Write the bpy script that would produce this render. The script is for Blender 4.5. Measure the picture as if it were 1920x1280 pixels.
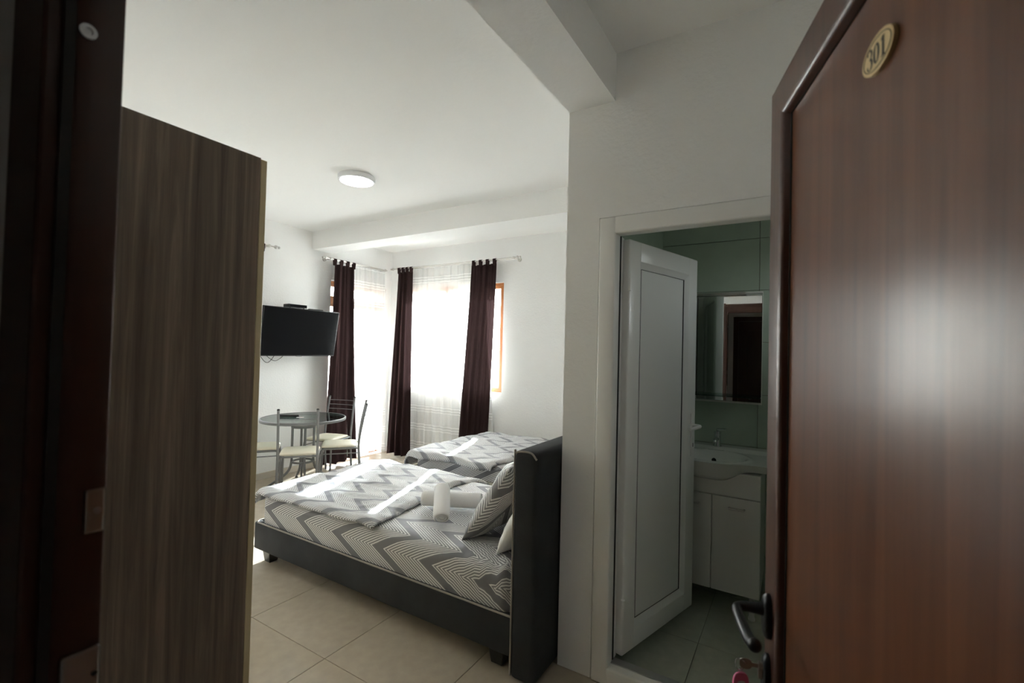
import bpy, bmesh, math, random
from mathutils import Vector, Matrix, noise
PI = math.pi
random.seed(4)
SC = bpy.context.scene
COL = SC.collection
for o in list(bpy.data.objects): bpy.data.objects.remove(o)

# ------------------------------------------------------------------ camera
F_PX, YAW, PITCH, ROLL, CAM_H = 869.9, 0.5477, 0.01979, 0.02481, 1.45
fw = Vector((-math.sin(YAW)*math.cos(PITCH), math.cos(YAW)*math.cos(PITCH), math.sin(PITCH)))
rt = fw.cross(Vector((0, 0, 1))).normalized(); up = rt.cross(fw)
r2 = math.cos(ROLL)*rt + math.sin(ROLL)*up; u2 = -math.sin(ROLL)*rt + math.cos(ROLL)*up
cd = bpy.data.cameras.new('camera'); cam = bpy.data.objects.new('camera', cd); COL.objects.link(cam)
cd.sensor_width = 36; cd.lens = F_PX/1920*36; cd.clip_start = .02
M = Matrix((r2, u2, -fw)).transposed().to_4x4(); M.translation = (0, 0, CAM_H); cam.matrix_world = M
cd.dof.use_dof = True; cd.dof.focus_distance = 3.2; cd.dof.aperture_fstop = 4.0
SC.camera = cam

# ------------------------------------------------------------------ world, sun, exposure
SUN_AZ = math.atan2(-.33, .944)          # horizontal direction towards the sun, from +y towards -x
SUN_EL = math.radians(29)
W = bpy.data.worlds.new('World'); SC.world = W; W.use_nodes = True
wn = W.node_tree; bg = wn.nodes['Background']
sky = wn.nodes.new('ShaderNodeTexSky'); sky.sky_type = 'NISHITA'; sky.sun_disc = False
sky.sun_elevation = SUN_EL; sky.sun_rotation = SUN_AZ; sky.air_density = 1.0; sky.dust_density = 1.2; sky.ozone_density = 1.0
hsv = wn.nodes.new('ShaderNodeHueSaturation'); hsv.inputs['Saturation'].default_value = .15
wn.links.new(sky.outputs[0], hsv.inputs['Color']); wn.links.new(hsv.outputs[0], bg.inputs['Color'])
bg.inputs['Strength'].default_value = 2.6
sd = bpy.data.lights.new('sun', 'SUN'); so = bpy.data.objects.new('sun', sd); COL.objects.link(so)
sd.energy = 52.0; sd.angle = math.radians(.6); sd.color = (.90, .955, 1)
sv = Vector((math.sin(SUN_AZ)*math.cos(SUN_EL), math.cos(SUN_AZ)*math.cos(SUN_EL), math.sin(SUN_EL)))
so.rotation_euler = sv.to_track_quat('Z', 'Y').to_euler()
vs = SC.view_settings
vs.view_transform = 'Standard'; vs.look = 'None'; vs.gamma = 1.0; vs.use_curve_mapping = False; vs.exposure = 0.82
SC.cycles.max_bounces = 16; SC.cycles.diffuse_bounces = 12; SC.cycles.transparent_max_bounces = 16

# ------------------------------------------------------------------ materials
MATS = {}
def nodes(name):
    m = bpy.data.materials.new(name); m.use_nodes = True
    nt = m.node_tree; b = nt.nodes['Principled BSDF']; MATS[name] = m
    return m, nt, b
def N(nt, t, **kw):
    n = nt.nodes.new(t)
    for k, v in kw.items(): setattr(n, k, v)
    return n
def math_n(nt, op, a, b=None, c=None):
    n = nt.nodes.new('ShaderNodeMath'); n.operation = op
    for i, v in enumerate((a, b, c)):
        if v is None: continue
        if isinstance(v, (int, float)): n.inputs[i].default_value = v
        else: nt.links.new(v, n.inputs[i])
    return n.outputs[0]
def pm(name, col, rough=.5, metal=0, spec=.5, bump=None, var=None, coat=0):
    m, nt, b = nodes(name)
    b.inputs['Base Color'].default_value = (*col, 1); b.inputs['Roughness'].default_value = rough
    b.inputs['Metallic'].default_value = metal; b.inputs['Specular IOR Level'].default_value = spec
    b.inputs['Coat Weight'].default_value = coat
    tc = N(nt, 'ShaderNodeTexCoord')
    if bump:
        n = N(nt, 'ShaderNodeTexNoise'); n.inputs['Scale'].default_value = bump[0]; n.inputs['Detail'].default_value = 4
        nt.links.new(tc.outputs['Object'], n.inputs['Vector'])
        bp = N(nt, 'ShaderNodeBump'); bp.inputs['Strength'].default_value = bump[1]; bp.inputs['Distance'].default_value = bump[2]
        nt.links.new(n.outputs['Fac'], bp.inputs['Height']); nt.links.new(bp.outputs[0], b.inputs['Normal'])
    if var:
        n = N(nt, 'ShaderNodeTexNoise'); n.inputs['Scale'].default_value = var[0]; n.inputs['Detail'].default_value = 5
        nt.links.new(tc.outputs['Object'], n.inputs['Vector'])
        r = N(nt, 'ShaderNodeValToRGB')
        r.color_ramp.elements[0].position = .3; r.color_ramp.elements[1].position = .7
        r.color_ramp.elements[0].color = (*[c*(1-var[1]) for c in col], 1); r.color_ramp.elements[1].color = (*[min(1, c*(1+var[1])) for c in col], 1)
        nt.links.new(n.outputs['Fac'], r.inputs[0]); nt.links.new(r.outputs[0], b.inputs['Base Color'])
    return m
def wood(name, cols, scale, rough, bands=None, coat=0, axis='z', spec=.5):
    m, nt, b = nodes(name); b.inputs['Roughness'].default_value = rough; b.inputs['Coat Weight'].default_value = coat
    b.inputs['Specular IOR Level'].default_value = spec
    tc = N(nt, 'ShaderNodeTexCoord'); mp = N(nt, 'ShaderNodeMapping')
    s = {'z': (scale, scale, scale*.035), 'x': (scale*.035, scale, scale)}[axis]
    mp.inputs['Scale'].default_value = s
    nt.links.new(tc.outputs['Object'], mp.inputs[0])
    n = N(nt, 'ShaderNodeTexNoise'); n.inputs['Scale'].default_value = 1; n.inputs['Detail'].default_value = 6; n.inputs['Roughness'].default_value = .65; n.inputs['Distortion'].default_value = .6
    nt.links.new(mp.outputs[0], n.inputs['Vector'])
    r = N(nt, 'ShaderNodeValToRGB'); e = r.color_ramp.elements
    e[0].position = .30; e[1].position = .72; e[0].color = (*cols[0], 1); e[1].color = (*cols[-1], 1)
    if len(cols) == 3:
        k = e.new(.5); k.color = (*cols[1], 1)
    nt.links.new(n.outputs['Fac'], r.inputs[0]); out = r.outputs[0]
    if bands:
        sp = N(nt, 'ShaderNodeSeparateXYZ'); nt.links.new(tc.outputs['Object'], sp.inputs[0])
        n2 = N(nt, 'ShaderNodeTexNoise', noise_dimensions='1D'); n2.inputs['Scale'].default_value = bands[0]; n2.inputs['Detail'].default_value = 1
        nt.links.new(math_n(nt, 'SNAP', sp.outputs['Y'], .075), n2.inputs['W'])
        mx = N(nt, 'ShaderNodeMix', data_type='RGBA', blend_type='MULTIPLY'); mx.inputs[0].default_value = 1
        rr = N(nt, 'ShaderNodeValToRGB'); rr.color_ramp.elements[0].position = .35; rr.color_ramp.elements[1].position = .65
        rr.color_ramp.elements[0].color = (bands[1], bands[1], bands[1], 1); rr.color_ramp.elements[1].color = (1, 1, 1, 1)
        nt.links.new(n2.outputs['Fac'], rr.inputs[0])
        nt.links.new(out, mx.inputs[6]); nt.links.new(rr.outputs[0], mx.inputs[7]); out = mx.outputs[2]
    nt.links.new(out, b.inputs['Base Color'])
    return m
def chevron(name, B=.345, P=.265, A=.25, s=.027, rot=0.0, off=0.0, back=(.25, .25, .26)):
    m, nt, b = nodes(name); b.inputs['Roughness'].default_value = .55; b.inputs['Specular IOR Level'].default_value = .3
    uv = N(nt, 'ShaderNodeUVMap'); uv.uv_map = 'UVMap'
    mp = N(nt, 'ShaderNodeMapping'); mp.inputs['Rotation'].default_value = (0, 0, rot); mp.inputs['Location'].default_value = (off, 0, 0)
    nt.links.new(uv.outputs[0], mp.inputs[0])
    sp = N(nt, 'ShaderNodeSeparateXYZ'); nt.links.new(mp.outputs[0], sp.inputs[0])
    u, v = sp.outputs['X'], sp.outputs['Y']
    tri = math_n(nt, 'DIVIDE', math_n(nt, 'PINGPONG', v, P/2), P/2)
    w = math_n(nt, 'MULTIPLY_ADD', tri, A, u)
    mm = math_n(nt, 'FLOORED_MODULO', w, B)
    solid = math_n(nt, 'LESS_THAN', mm, B*.23)
    # alternate rows carry coarser stripes
    st = math_n(nt, 'LESS_THAN', math_n(nt, 'FLOORED_MODULO', mm, s), s*.42)
    mk = math_n(nt, 'MULTIPLY', st, math_n(nt, 'SUBTRACT', 1, solid))
    mx = N(nt, 'ShaderNodeMix', data_type='RGBA'); nt.links.new(solid, mx.inputs[0])
    mx.inputs[6].default_value = (*back, 1); mx.inputs[7].default_value = (.19, .19, .205, 1)
    m2 = N(nt, 'ShaderNodeMix', data_type='RGBA'); nt.links.new(mk, m2.inputs[0])
    nt.links.new(mx.outputs[2], m2.inputs[6]); m2.inputs[7].default_value = (.78, .78, .77, 1)
    nt.links.new(m2.outputs[2], b.inputs['Base Color'])
    n = N(nt, 'ShaderNodeTexNoise'); n.inputs['Scale'].default_value = 9; n.inputs['Detail'].default_value = 3
    tc = N(nt, 'ShaderNodeTexCoord'); nt.links.new(tc.outputs['Object'], n.inputs['Vector'])
    bp = N(nt, 'ShaderNodeBump'); bp.inputs['Strength'].default_value = .35; bp.inputs['Distance'].default_value = .03
    nt.links.new(n.outputs['Fac'], bp.inputs['Height']); nt.links.new(bp.outputs[0], b.inputs['Normal'])
    return m
def glass(name, tint=(.95, .97, .96), refl=.06):
    m, nt, b = nodes(name); nt.nodes.remove(b); out = nt.nodes['Material Output']
    t = N(nt, 'ShaderNodeBsdfTransparent'); t.inputs[0].default_value = (*tint, 1)
    g = N(nt, 'ShaderNodeBsdfGlossy'); g.inputs['Roughness'].default_value = .01
    lw = N(nt, 'ShaderNodeLayerWeight'); lw.inputs['Blend'].default_value = .35
    fac = math_n(nt, 'MULTIPLY_ADD', lw.outputs['Fresnel'], .8, refl*.3)
    mx = N(nt, 'ShaderNodeMixShader'); nt.links.new(fac, mx.inputs[0]); nt.links.new(t.outputs[0], mx.inputs[1]); nt.links.new(g.outputs[0], mx.inputs[2])
    nt.links.new(mx.outputs[0], out.inputs[0]); return m
def sheer_mat(name):
    m, nt, b = nodes(name); nt.nodes.remove(b); out = nt.nodes['Material Output']
    tc = N(nt, 'ShaderNodeTexCoord'); sp = N(nt, 'ShaderNodeSeparateXYZ'); nt.links.new(tc.outputs['Object'], sp.inputs[0])
    # woven bands: groups of three fine lines every 0.22 m
    z = sp.outputs['Z']
    grp = math_n(nt, 'LESS_THAN', math_n(nt, 'FLOORED_MODULO', z, .24), .10)
    ln = math_n(nt, 'LESS_THAN', math_n(nt, 'FLOORED_MODULO', z, .034), .015)
    band = math_n(nt, 'MULTIPLY', grp, ln)
    op = math_n(nt, 'MULTIPLY_ADD', band, .22, .62)
    d = N(nt, 'ShaderNodeBsdfDiffuse'); d.inputs[0].default_value = (.86, .86, .85, 1)
    t = N(nt, 'ShaderNodeBsdfTranslucent'); t.inputs[0].default_value = (.86, .86, .85, 1)
    a = N(nt, 'ShaderNodeMixShader'); a.inputs[0].default_value = .55; nt.links.new(d.outputs[0], a.inputs[1]); nt.links.new(t.outputs[0], a.inputs[2])
    tr = N(nt, 'ShaderNodeBsdfTransparent')
    x = N(nt, 'ShaderNodeMixShader'); nt.links.new(op, x.inputs[0]); nt.links.new(tr.outputs[0], x.inputs[1]); nt.links.new(a.outputs[0], x.inputs[2])
    nt.links.new(x.outputs[0], out.inputs[0]); return m
def drape_mat(name, col, trans):
    m, nt, b = nodes(name); nt.nodes.remove(b); out = nt.nodes['Material Output']
    d = N(nt, 'ShaderNodeBsdfDiffuse'); d.inputs[0].default_value = (*col, 1)
    g = N(nt, 'ShaderNodeBsdfGlossy'); g.inputs['Roughness'].default_value = .55; g.inputs[0].default_value = (*[min(1, c*4) for c in col], 1)
    a = N(nt, 'ShaderNodeMixShader'); a.inputs[0].default_value = .12; nt.links.new(d.outputs[0], a.inputs[1]); nt.links.new(g.outputs[0], a.inputs[2])
    t = N(nt, 'ShaderNodeBsdfTranslucent'); t.inputs[0].default_value = (*[min(1, c*3) for c in col], 1)
    x = N(nt, 'ShaderNodeMixShader'); x.inputs[0].default_value = trans; nt.links.new(a.outputs[0], x.inputs[1]); nt.links.new(t.outputs[0], x.inputs[2])
    nt.links.new(x.outputs[0], out.inputs[0]); return m
def emit(name, col, s):
    m, nt, b = nodes(name); b.inputs['Emission Color'].default_value = (*col, 1); b.inputs['Emission Strength'].default_value = s
    b.inputs['Base Color'].default_value = (.9, .9, .9, 1); return m

pm('wall', (.86, .86, .85), .9, spec=.2, bump=(55, .25, .01))
pm('ceil', (.87, .87, .86), .9, spec=.2, bump=(30, .12, .01))
pm('corridor_wall', (.82, .81, .80), .9, spec=.2, bump=(55, .25, .01))
pm('tile', (.45, .39, .31), .13, spec=.5, var=(17, .06))
pm('bath_tile', (.50, .52, .44), .25, spec=.5, var=(18, .07))
pm('wall_tile', (.46, .54, .45), .16, spec=.5, var=(6, .06))
pm('grout', (.28, .25, .21), .9)
pm('concrete', (.55, .53, .50), .9, var=(8, .1))
pm('ground', (.20, .20, .18), 1, var=(.3, .2))
pm('skirt', (.62, .57, .50), .25)
wood('door_wood', ((.085, .028, .011), (.125, .044, .018), (.165, .062, .028)), 26, .28, spec=.33)
wood('door_border', ((.060, .024, .015), (.085, .032, .020), (.11, .044, .028)), 26, .30, coat=.2)
wood('jamb_wood', ((.05, .018, .010), (.07, .025, .014)), 26, .4)
wood('win_wood', ((.30, .11, .035), (.42, .16, .05)), 20, .4)
wood('ward_wood', ((.12, .088, .064), (.21, .155, .115), (.34, .26, .195)), 46, .45, bands=(6, .62))
pm('ward_cream', (.62, .52, .32), .4)
pm('bed_fabric', (.034, .035, .037), .85, spec=.3, bump=(220, .3, .003), var=(7, .18))
pm('piping', (.27, .245, .215), .6)
pm('black_wood', (.012, .011, .011), .35)
pm('beige_fabric', (.52, .47, .38), .8, bump=(200, .3, .003))
chevron('chev_sheet'); chevron('chev_duvet', B=.30, P=.24, A=.21, s=.021, off=.1); chevron('chev_pillow', B=.30, P=.26, A=.24, s=.024, rot=PI/2, off=.05)
pm('white_cotton', (.80, .79, .77), .85, spec=.2, bump=(12, .3, .02))
pm('towel', (.80, .79, .79), .95, spec=.1, bump=(350, .6, .003))
pm('chrome', (.75, .75, .76), .18, metal=1)
pm('steel_rod', (.62, .60, .57), .28, metal=1)
pm('grey_tube', (.22, .225, .23), .42, metal=.35)
pm('dark_cap', (.02, .02, .02), .5)
pm('cream_vinyl', (.80, .74, .60), .42, spec=.5, bump=(14, .12, .01))
glass('pane'); glass('table_glass', (.62, .74, .71), .2); glass('shelf_glass', (.7, .85, .8), .2)
pm('mirror', (.88, .90, .89), .01, metal=1)
sheer_mat('sheer'); drape_mat('drape', (.026, .015, .015), .05)
pm('tv_body', (.008, .008, .009), .35); pm('tv_screen', (.006, .006, .007), .16, spec=.10)
pm('plastic_black', (.010, .010, .012), .28); pm('logo_grey', (.35, .35, .36), .4)
pm('pvc', (.80, .80, .78), .30, spec=.5); pm('pvc_panel', (.74, .74, .72), .35); pm('gasket', (.02, .02, .02), .6)
pm('ceramic', (.86, .86, .84), .08, spec=.6); pm('vanity_white', (.76, .74, .70), .3)
pm('hole', (.005, .005, .005), .6)
pm('brass', (.70, .53, .27), .40, metal=.3); pm('ink', (.03, .022, .015), .6)
pm('handle_black', (.010, .010, .012), .34, spec=.45)
pm('nickel', (.42, .38, .34), .30, metal=.9); pm('steel_plate', (.50, .50, .50), .35, metal=.9)
pm('pink', (.85, .20, .38), .3, spec=.5); pm('paper', (.75, .72, .72), .6)
pm('lamp_white', (.80, .80, .82), .35); emit('diffuser', (1, .99, .97), 6.0)

# ------------------------------------------------------------------ helpers
def obj(name, bm, mat, parent=None, loc=None, smooth=False, rot=None):
    me = bpy.data.meshes.new(name)
    if isinstance(bm, bmesh.types.BMesh):
        bmesh.ops.recalc_face_normals(bm, faces=bm.faces[:])
        bm.to_mesh(me); bm.free()
    me.materials.append(MATS[mat])
    if smooth:
        for p in me.polygons: p.use_smooth = True
        if smooth != 'all':
            me.set_sharp_from_angle(angle=math.radians(40))
    o = bpy.data.objects.new(name, me); COL.objects.link(o)
    if parent: o.parent = parent
    if loc: o.location = loc
    if rot: o.rotation_euler = rot
    return o
def tag(o, label, cat, group=None, kind=None):
    o['label'] = label; o['category'] = cat
    if group: o['group'] = group
    if kind: o['kind'] = kind
    return o
def thing(name, label, cat, loc=(0, 0, 0), rz=0, group=None, kind=None, rot=None):
    o = bpy.data.objects.new(name, None); COL.objects.link(o); o.empty_display_size = .1
    o.location = loc; o.rotation_euler = rot if rot else (0, 0, rz)
    return tag(o, label, cat, group, kind)
def bx(bm, x0, x1, y0, y1, z0, z1, bev=0, seg=2, taper=None):
    vs_ = [bm.verts.new((x, y, z)) for z in (z0, z1) for x, y in ((x0, y0), (x1, y0), (x1, y1), (x0, y1))]
    if taper:
        cx, cy = (x0+x1)/2, (y0+y1)/2
        for v in vs_[:4]: v.co.x = cx+(v.co.x-cx)*taper; v.co.y = cy+(v.co.y-cy)*taper
    fs = [(0, 3, 2, 1), (4, 5, 6, 7), (0, 1, 5, 4), (1, 2, 6, 5), (2, 3, 7, 6), (3, 0, 4, 7)]
    ff = [bm.faces.new([vs_[i] for i in f]) for f in fs]
    if bev:
        es = list({e for f in ff for e in f.edges})
        bmesh.ops.bevel(bm, geom=es, offset=bev, segments=seg, affect='EDGES', profile=.5)
    return bm
def box(*a, **k):
    return bx(bmesh.new(), *a, **k)
def frames(pts, closed=False):
    n = len(pts); T = []
    for i in range(n):
        a = pts[(i-1) % n] if (closed or i > 0) else pts[i]; b = pts[(i+1) % n] if (closed or i < n-1) else pts[i]
        T.append((b-a).normalized())
    ref = Vector((0, 0, 1)) if abs(T[0].z) < .9 else Vector((1, 0, 0))
    out = []; nrm = (ref - T[0]*ref.dot(T[0])).normalized()
    for t in T:
        nrm = (nrm - t*nrm.dot(t)).normalized(); out.append((nrm, t.cross(nrm)))
    return out
def tube(bm, pts, r, seg=10, closed=False, ry=None):
    pts = [Vector(p) for p in pts]; fr = frames(pts, closed); rings = []
    for i, (p, (a, b)) in enumerate(zip(pts, fr)):
        rr = r[i] if isinstance(r, (list, tuple)) else r
        r2_ = rr if ry is None else ry
        rings.append([bm.verts.new(p + a*math.cos(2*PI*k/seg)*rr + b*math.sin(2*PI*k/seg)*r2_) for k in range(seg)])
    m = len(rings)
    for i in range(m if closed else m-1):
        A, B = rings[i], rings[(i+1) % m]
        for k in range(seg): bm.faces.new((A[k], A[(k+1) % seg], B[(k+1) % seg], B[k]))
    if not closed:
        bm.faces.new(rings[0][::-1]); bm.faces.new(rings[-1])
    return bm
def tb(*a, **k): return tube(bmesh.new(), *a, **k)
def bez(ps, n=10):
    """Catmull-Rom through points"""
    P = [Vector(p) for p in ps]; P = [2*P[0]-P[1]] + P + [2*P[-1]-P[-2]]; out = []
    for i in range(1, len(P)-2):
        for k in range(n):
            t = k/n
            out.append(.5*((2*P[i]) + (-P[i-1]+P[i+1])*t + (2*P[i-1]-5*P[i]+4*P[i+1]-P[i+2])*t*t + (-P[i-1]+3*P[i]-3*P[i+1]+P[i+2])*t**3))
    out.append(P[-2]); return out
def lathe(prof, seg=32, bm=None, c=(0, 0, 0)):
    bm = bm or bmesh.new(); rings = []
    for r, z in prof:
        if r < 1e-6: rings.append([bm.verts.new((c[0], c[1], c[2]+z))])
        else: rings.append([bm.verts.new((c[0]+r*math.cos(2*PI*k/seg), c[1]+r*math.sin(2*PI*k/seg), c[2]+z)) for k in range(seg)])
    for A, B in zip(rings, rings[1:]):
        for k in range(seg):
            q = (k+1) % seg
            if len(A) == 1 and len(B) == 1: continue
            if len(A) == 1: bm.faces.new((A[0], B[k], B[q]))
            elif len(B) == 1: bm.faces.new((A[k], A[q], B[0]))
            else: bm.faces.new((A[k], A[q], B[q], B[k]))
    return bm
def sphere(bm, c, r, seg=12, sz=1):
    pr_ = [(r*math.sin(PI*i/8) if 0 < i < 8 else 0, -r*sz*math.cos(PI*i/8)) for i in range(9)]
    return lathe(pr_, seg, bm, c)
def grid(nu, nv, f, uv=None, bm=None):
    bm = bm or bmesh.new(); V = [[bm.verts.new(f(i/nu, j/nv)) for j in range(nv+1)] for i in range(nu+1)]
    L = bm.loops.layers.uv.get('UVMap') or bm.loops.layers.uv.new('UVMap')
    for i in range(nu):
        for j in range(nv):
            ids = ((i, j), (i+1, j), (i+1, j+1), (i, j+1))
            fc = bm.faces.new([V[a][b] for a, b in ids])
            if uv:
                for lp, (a, b) in zip(fc.loops, ids): lp[L].uv = uv(a/nu, b/nv)
    return bm
def prism(bm, poly, h0, h1, f):
    """extrude 2D polygon; f(u, v, h) -> point"""
    A = [bm.verts.new(f(u, v, h0)) for u, v in poly]; B = [bm.verts.new(f(u, v, h1)) for u, v in poly]
    bm.faces.new(A[::-1]); bm.faces.new(B); n = len(poly)
    for i in range(n): bm.faces.new((A[i], A[(i+1) % n], B[(i+1) % n], B[i]))
    return bm
def struct(name, bm, mat, label, cat, smooth=False):
    return tag(obj(name, bm, mat, smooth=smooth), label, cat, kind='structure')
def wall_holes(a0, a1, z0, z1, holes, put):
    """boxes of a wall strip a0..a1 around rectangular holes (h0,h1,zb,zt); put(bm,a0,a1,z0,z1)"""
    bm = bmesh.new(); cur = a0
    for h0, h1, zb, zt in sorted(holes):
        if h0 > cur: put(bm, cur, h0, z0, z1)
        if zb > z0: put(bm, h0, h1, z0, zb)
        if zt < z1: put(bm, h0, h1, zt, z1)
        cur = h1
    if cur < a1: put(bm, cur, a1, z0, z1)
    return bm

# ------------------------------------------------------------------ the shell
XL, YB, XR, YBF, YBB, H = -4.89, 4.70, -0.926, 1.993, 3.30, 2.80
EY0, EY1 = .178, .226            # entrance wall faces
JL, JR = -.72, .225              # entrance opening
HR = .36                         # hall right wall
WT = .25
# openings
W1 = (-4.62, -3.0, .93, 2.27)    # back window (x0,x1,z0,z1)
D3 = (3.70, 4.60, 0.0, 2.27)     # balcony door in left wall (y0,y1)
W2 = (1.05, 2.65, .93, 2.27)     # second window in left wall
struct('wall_left', wall_holes(EY0, YB+WT, 0, H, [D3, W2], lambda bm, a, b, c, d: bx(bm, XL-WT, XL, a, b, c, d)), 'wall', 'white plastered left wall carrying the television and balcony door', 'wall')
struct('wall_back', wall_holes(XL, XR+.3, 0, H, [W1], lambda bm, a, b, c, d: bx(bm, a, b, YB, YB+WT, c, d)), 'wall', 'white plastered back wall with the curtained window above the second bed', 'wall')
struct('wall_right', box(XR, XR+.11, YBF, YB, 0, H), 'wall', 'white plastered wall behind the headboards, ending at the bathroom corner', 'wall')
BD = (-.765, .085, 0, 2.062)     # bathroom door rough opening
struct('wall_bathroom', wall_holes(XR+.11, 1.0, 0, H, [BD], lambda bm, a, b, c, d: bx(bm, a, b, YBF, YBF+.12, c, d)), 'wall', 'white plastered hall wall around the bathroom doorway', 'wall')
struct('wall_entrance', wall_holes(XL, 2.3, 0, H, [(JL-.054, JR+.054, 0, 2.096)], lambda bm, a, b, c, d: bx(bm, a, b, EY0+.006, EY1-.006, c, d)), 'wall', 'plastered wall around the entrance doorway, room side white', 'wall')
struct('wall_hall_right', box(HR, HR+.1, EY1, YBF, 0, H), 'wall', 'white plastered side wall of the hall behind the brown entrance door', 'wall')
struct('wall_bathroom_left', box(XR+.11, XR+.13, YBF+.12, YBB, 0, 2.6), 'wall_tile', 'tiled left side wall of the dark bathroom', 'wall')
W3 = (2.58, 2.98, 1.81, 2.20)    # small high bathroom window
struct('wall_bathroom_right', wall_holes(YBF+.12, YBB+.008, -.12, 2.6, [W3], lambda bm, a, b, c, d: bx(bm, .9, 1.0, a, b, c, d)), 'wall_tile', 'tiled right side wall of the dark bathroom', 'wall')
wb = struct('wall_bathroom_back', box(XR+.11, 1.0, YBB+.008, YBB+.1, -.12, 2.6), 'grout', 'green-grey tiled back wall of the bathroom behind mirror and basin', 'wall')
tx = [-.80, -.195, .405, .9]
tz = [0, .22, .55, .88, 1.21, 1.54, 1.87, 2.20, 2.53, 2.6]
for a, b in zip(tx, tx[1:]):
    for c, d in zip(tz, tz[1:]):
        obj('tile', box(a+.0015, b-.0015, YBB, YBB+.008, c+.0015, d-.0015, bev=.001, seg=1), 'wall_tile', wb)
struct('ceiling', box(XL-WT, 1.0, EY0, YB+WT, H, H+.12), 'ceil', 'white painted ceiling of room and hall', 'ceiling')
struct('ceiling_bathroom', box(XR+.11, 1.0, YBF+.12, YBB+.1, 2.6, 2.66), 'ceil', 'ceiling of the dark bathroom', 'ceiling')
struct('trim_1', box(XR, XR+.225, EY1-.006, YBF, 2.585, H), 'wall', 'deep plastered beam dropping from the ceiling between hall and room', 'beam')
struct('trim_2', box(XL, XR, 3.43, 3.68, 2.59, H), 'wall', 'plastered ceiling beam crossing the room in front of the windows', 'beam')
# floors with single tiles
def tiled_floor(name, label, rects, gx, gy, ts, mat, top=0.0):
    base = bmesh.new()
    for r in rects: bx(base, *r, -.12, top-.004)
    fl = struct(name, base, 'grout', label, 'floor')
    cache = {}
    for r in rects: lay_tiles(fl, cache, *r, gx, gy, ts, mat, top)
    return fl
def lay_tiles(fl, cache, x0, x1, y0, y1, gx, gy, ts, mat, top):
    ix0, ix1 = math.floor((x0-gx)/ts), math.ceil((x1-gx)/ts)
    iy0, iy1 = math.floor((y0-gy)/ts), math.ceil((y1-gy)/ts)
    for i in range(ix0, ix1):
        for j in range(iy0, iy1):
            a, b = max(x0, gx+i*ts), min(x1, gx+(i+1)*ts); c, d = max(y0, gy+j*ts), min(y1, gy+(j+1)*ts)
            if b-a < .02 or d-c < .02: continue
            w, l = round(b-a, 4), round(d-c, 4)
            if (w, l) not in cache:
                bm = box(-w/2+.0012, w/2-.0012, -l/2+.0012, l/2-.0012, -.01, 0, bev=.0008, seg=1)
                o = obj('tile', bm, mat, fl); cache[(w, l)] = o.data
            else:
                o = bpy.data.objects.new('tile', cache[(w, l)]); COL.objects.link(o); o.parent = fl
            o.location = ((a+b)/2, (c+d)/2, top)
tiled_floor('floor', 'glossy beige square floor tiles of room and hall', [(XL, HR, EY1, YBF), (XL, XR, YBF, YB)], -1.248, 1.43, .6, 'tile')
struct('floor_wall_base', box(XR, 1.0, YBF-.001, YBF+.121, -.12, -.002), 'grout', 'floor strip beneath the bathroom wall', 'floor')
tiled_floor('floor_bathroom', 'pale square floor tiles of the dark bathroom', [(XR+.13, .9, YBF+.121, YBB+.008)], -.40, 2.53, .6, 'bath_tile')
# skirting
for i, (nm, b, lb) in enumerate([('baseboard_left', (XL, XL+.012, EY1, 3.66, 0, .07), 'low tiled skirting along the left wall under the television'),
                 ('baseboard_back', (XL+.012, XR, YB-.012, YB, 0, .07), 'low tiled skirting along the window wall')]):
    struct(nm, box(*b, bev=.002, seg=1), 'skirt', lb, 'skirting')
# corridor (seen in the bathroom mirror)
CY = -1.45
struct('floor_corridor', box(-2.6, 2.2, CY, EY1, -.12, -.001), 'tile', 'tiled floor of the dim corridor outside the room', 'floor')
struct('ceiling_corridor', box(-2.6, 2.2, CY-.1, EY0, 2.7, 2.8), 'ceil', 'ceiling of the dim corridor outside the room', 'ceiling')
struct('wall_corridor_far', box(-2.6, 2.2, CY-.1, CY, 0, 2.7), 'corridor_wall', 'plain corridor wall opposite the entrance, seen in the mirror', 'wall')
struct('wall_corridor_left', box(-2.7, -2.6, CY-.1, EY0, 0, 2.7), 'corridor_wall', 'plain end wall of the corridor to the left', 'wall')
struct('wall_corridor_right', box(2.2, 2.3, CY-.1, EY0, 0, 2.7), 'corridor_wall', 'plain end wall of the corridor to the right', 'wall')
d4 = thing('door_4', 'closed dark brown panelled door across the corridor, seen in the mirror', 'door', (-.32, CY, 0), kind='structure')
obj('frame', bx(bx(bx(bmesh.new(), -.50, -.43, .001, .03, 0, 2.06), .43, .50, .001, .03, 0, 2.06), -.43, .43, .001, .03, 1.99, 2.06), 'jamb_wood', d4)
obj('leaf', box(-.428, .428, .001, .022, .01, 1.988, bev=.004), 'jamb_wood', d4)
for z0, z1 in ((.15, .85), (1.0, 1.85)): obj('raised_panel', box(-.30, .30, .022, .034, z0, z1, bev=.008), 'jamb_wood', d4)
obj('handle', tb([(.36, .02, 1.0), (.36, .07, 1.0), (.25, .07, 1.0)], .009), 'chrome', d4, smooth=True)
# outside
struct('ground_outside', box(-80, 80, -60, 120, -9.2, -9), 'ground', 'ground far below outside the windows', 'ground')
struct('floor_balcony', box(XL-WT-1.3, XL-WT, 3.0, YB+1.6, -.16, -.02), 'concrete', 'pale concrete balcony slab outside the balcony door', 'balcony')
struct('floor_slab_lower', box(XL-WT, 2.3, CY-.1, YB+WT, -.35, -.13), 'concrete', 'concrete slab under the room and corridor floor', 'floor')

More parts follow.
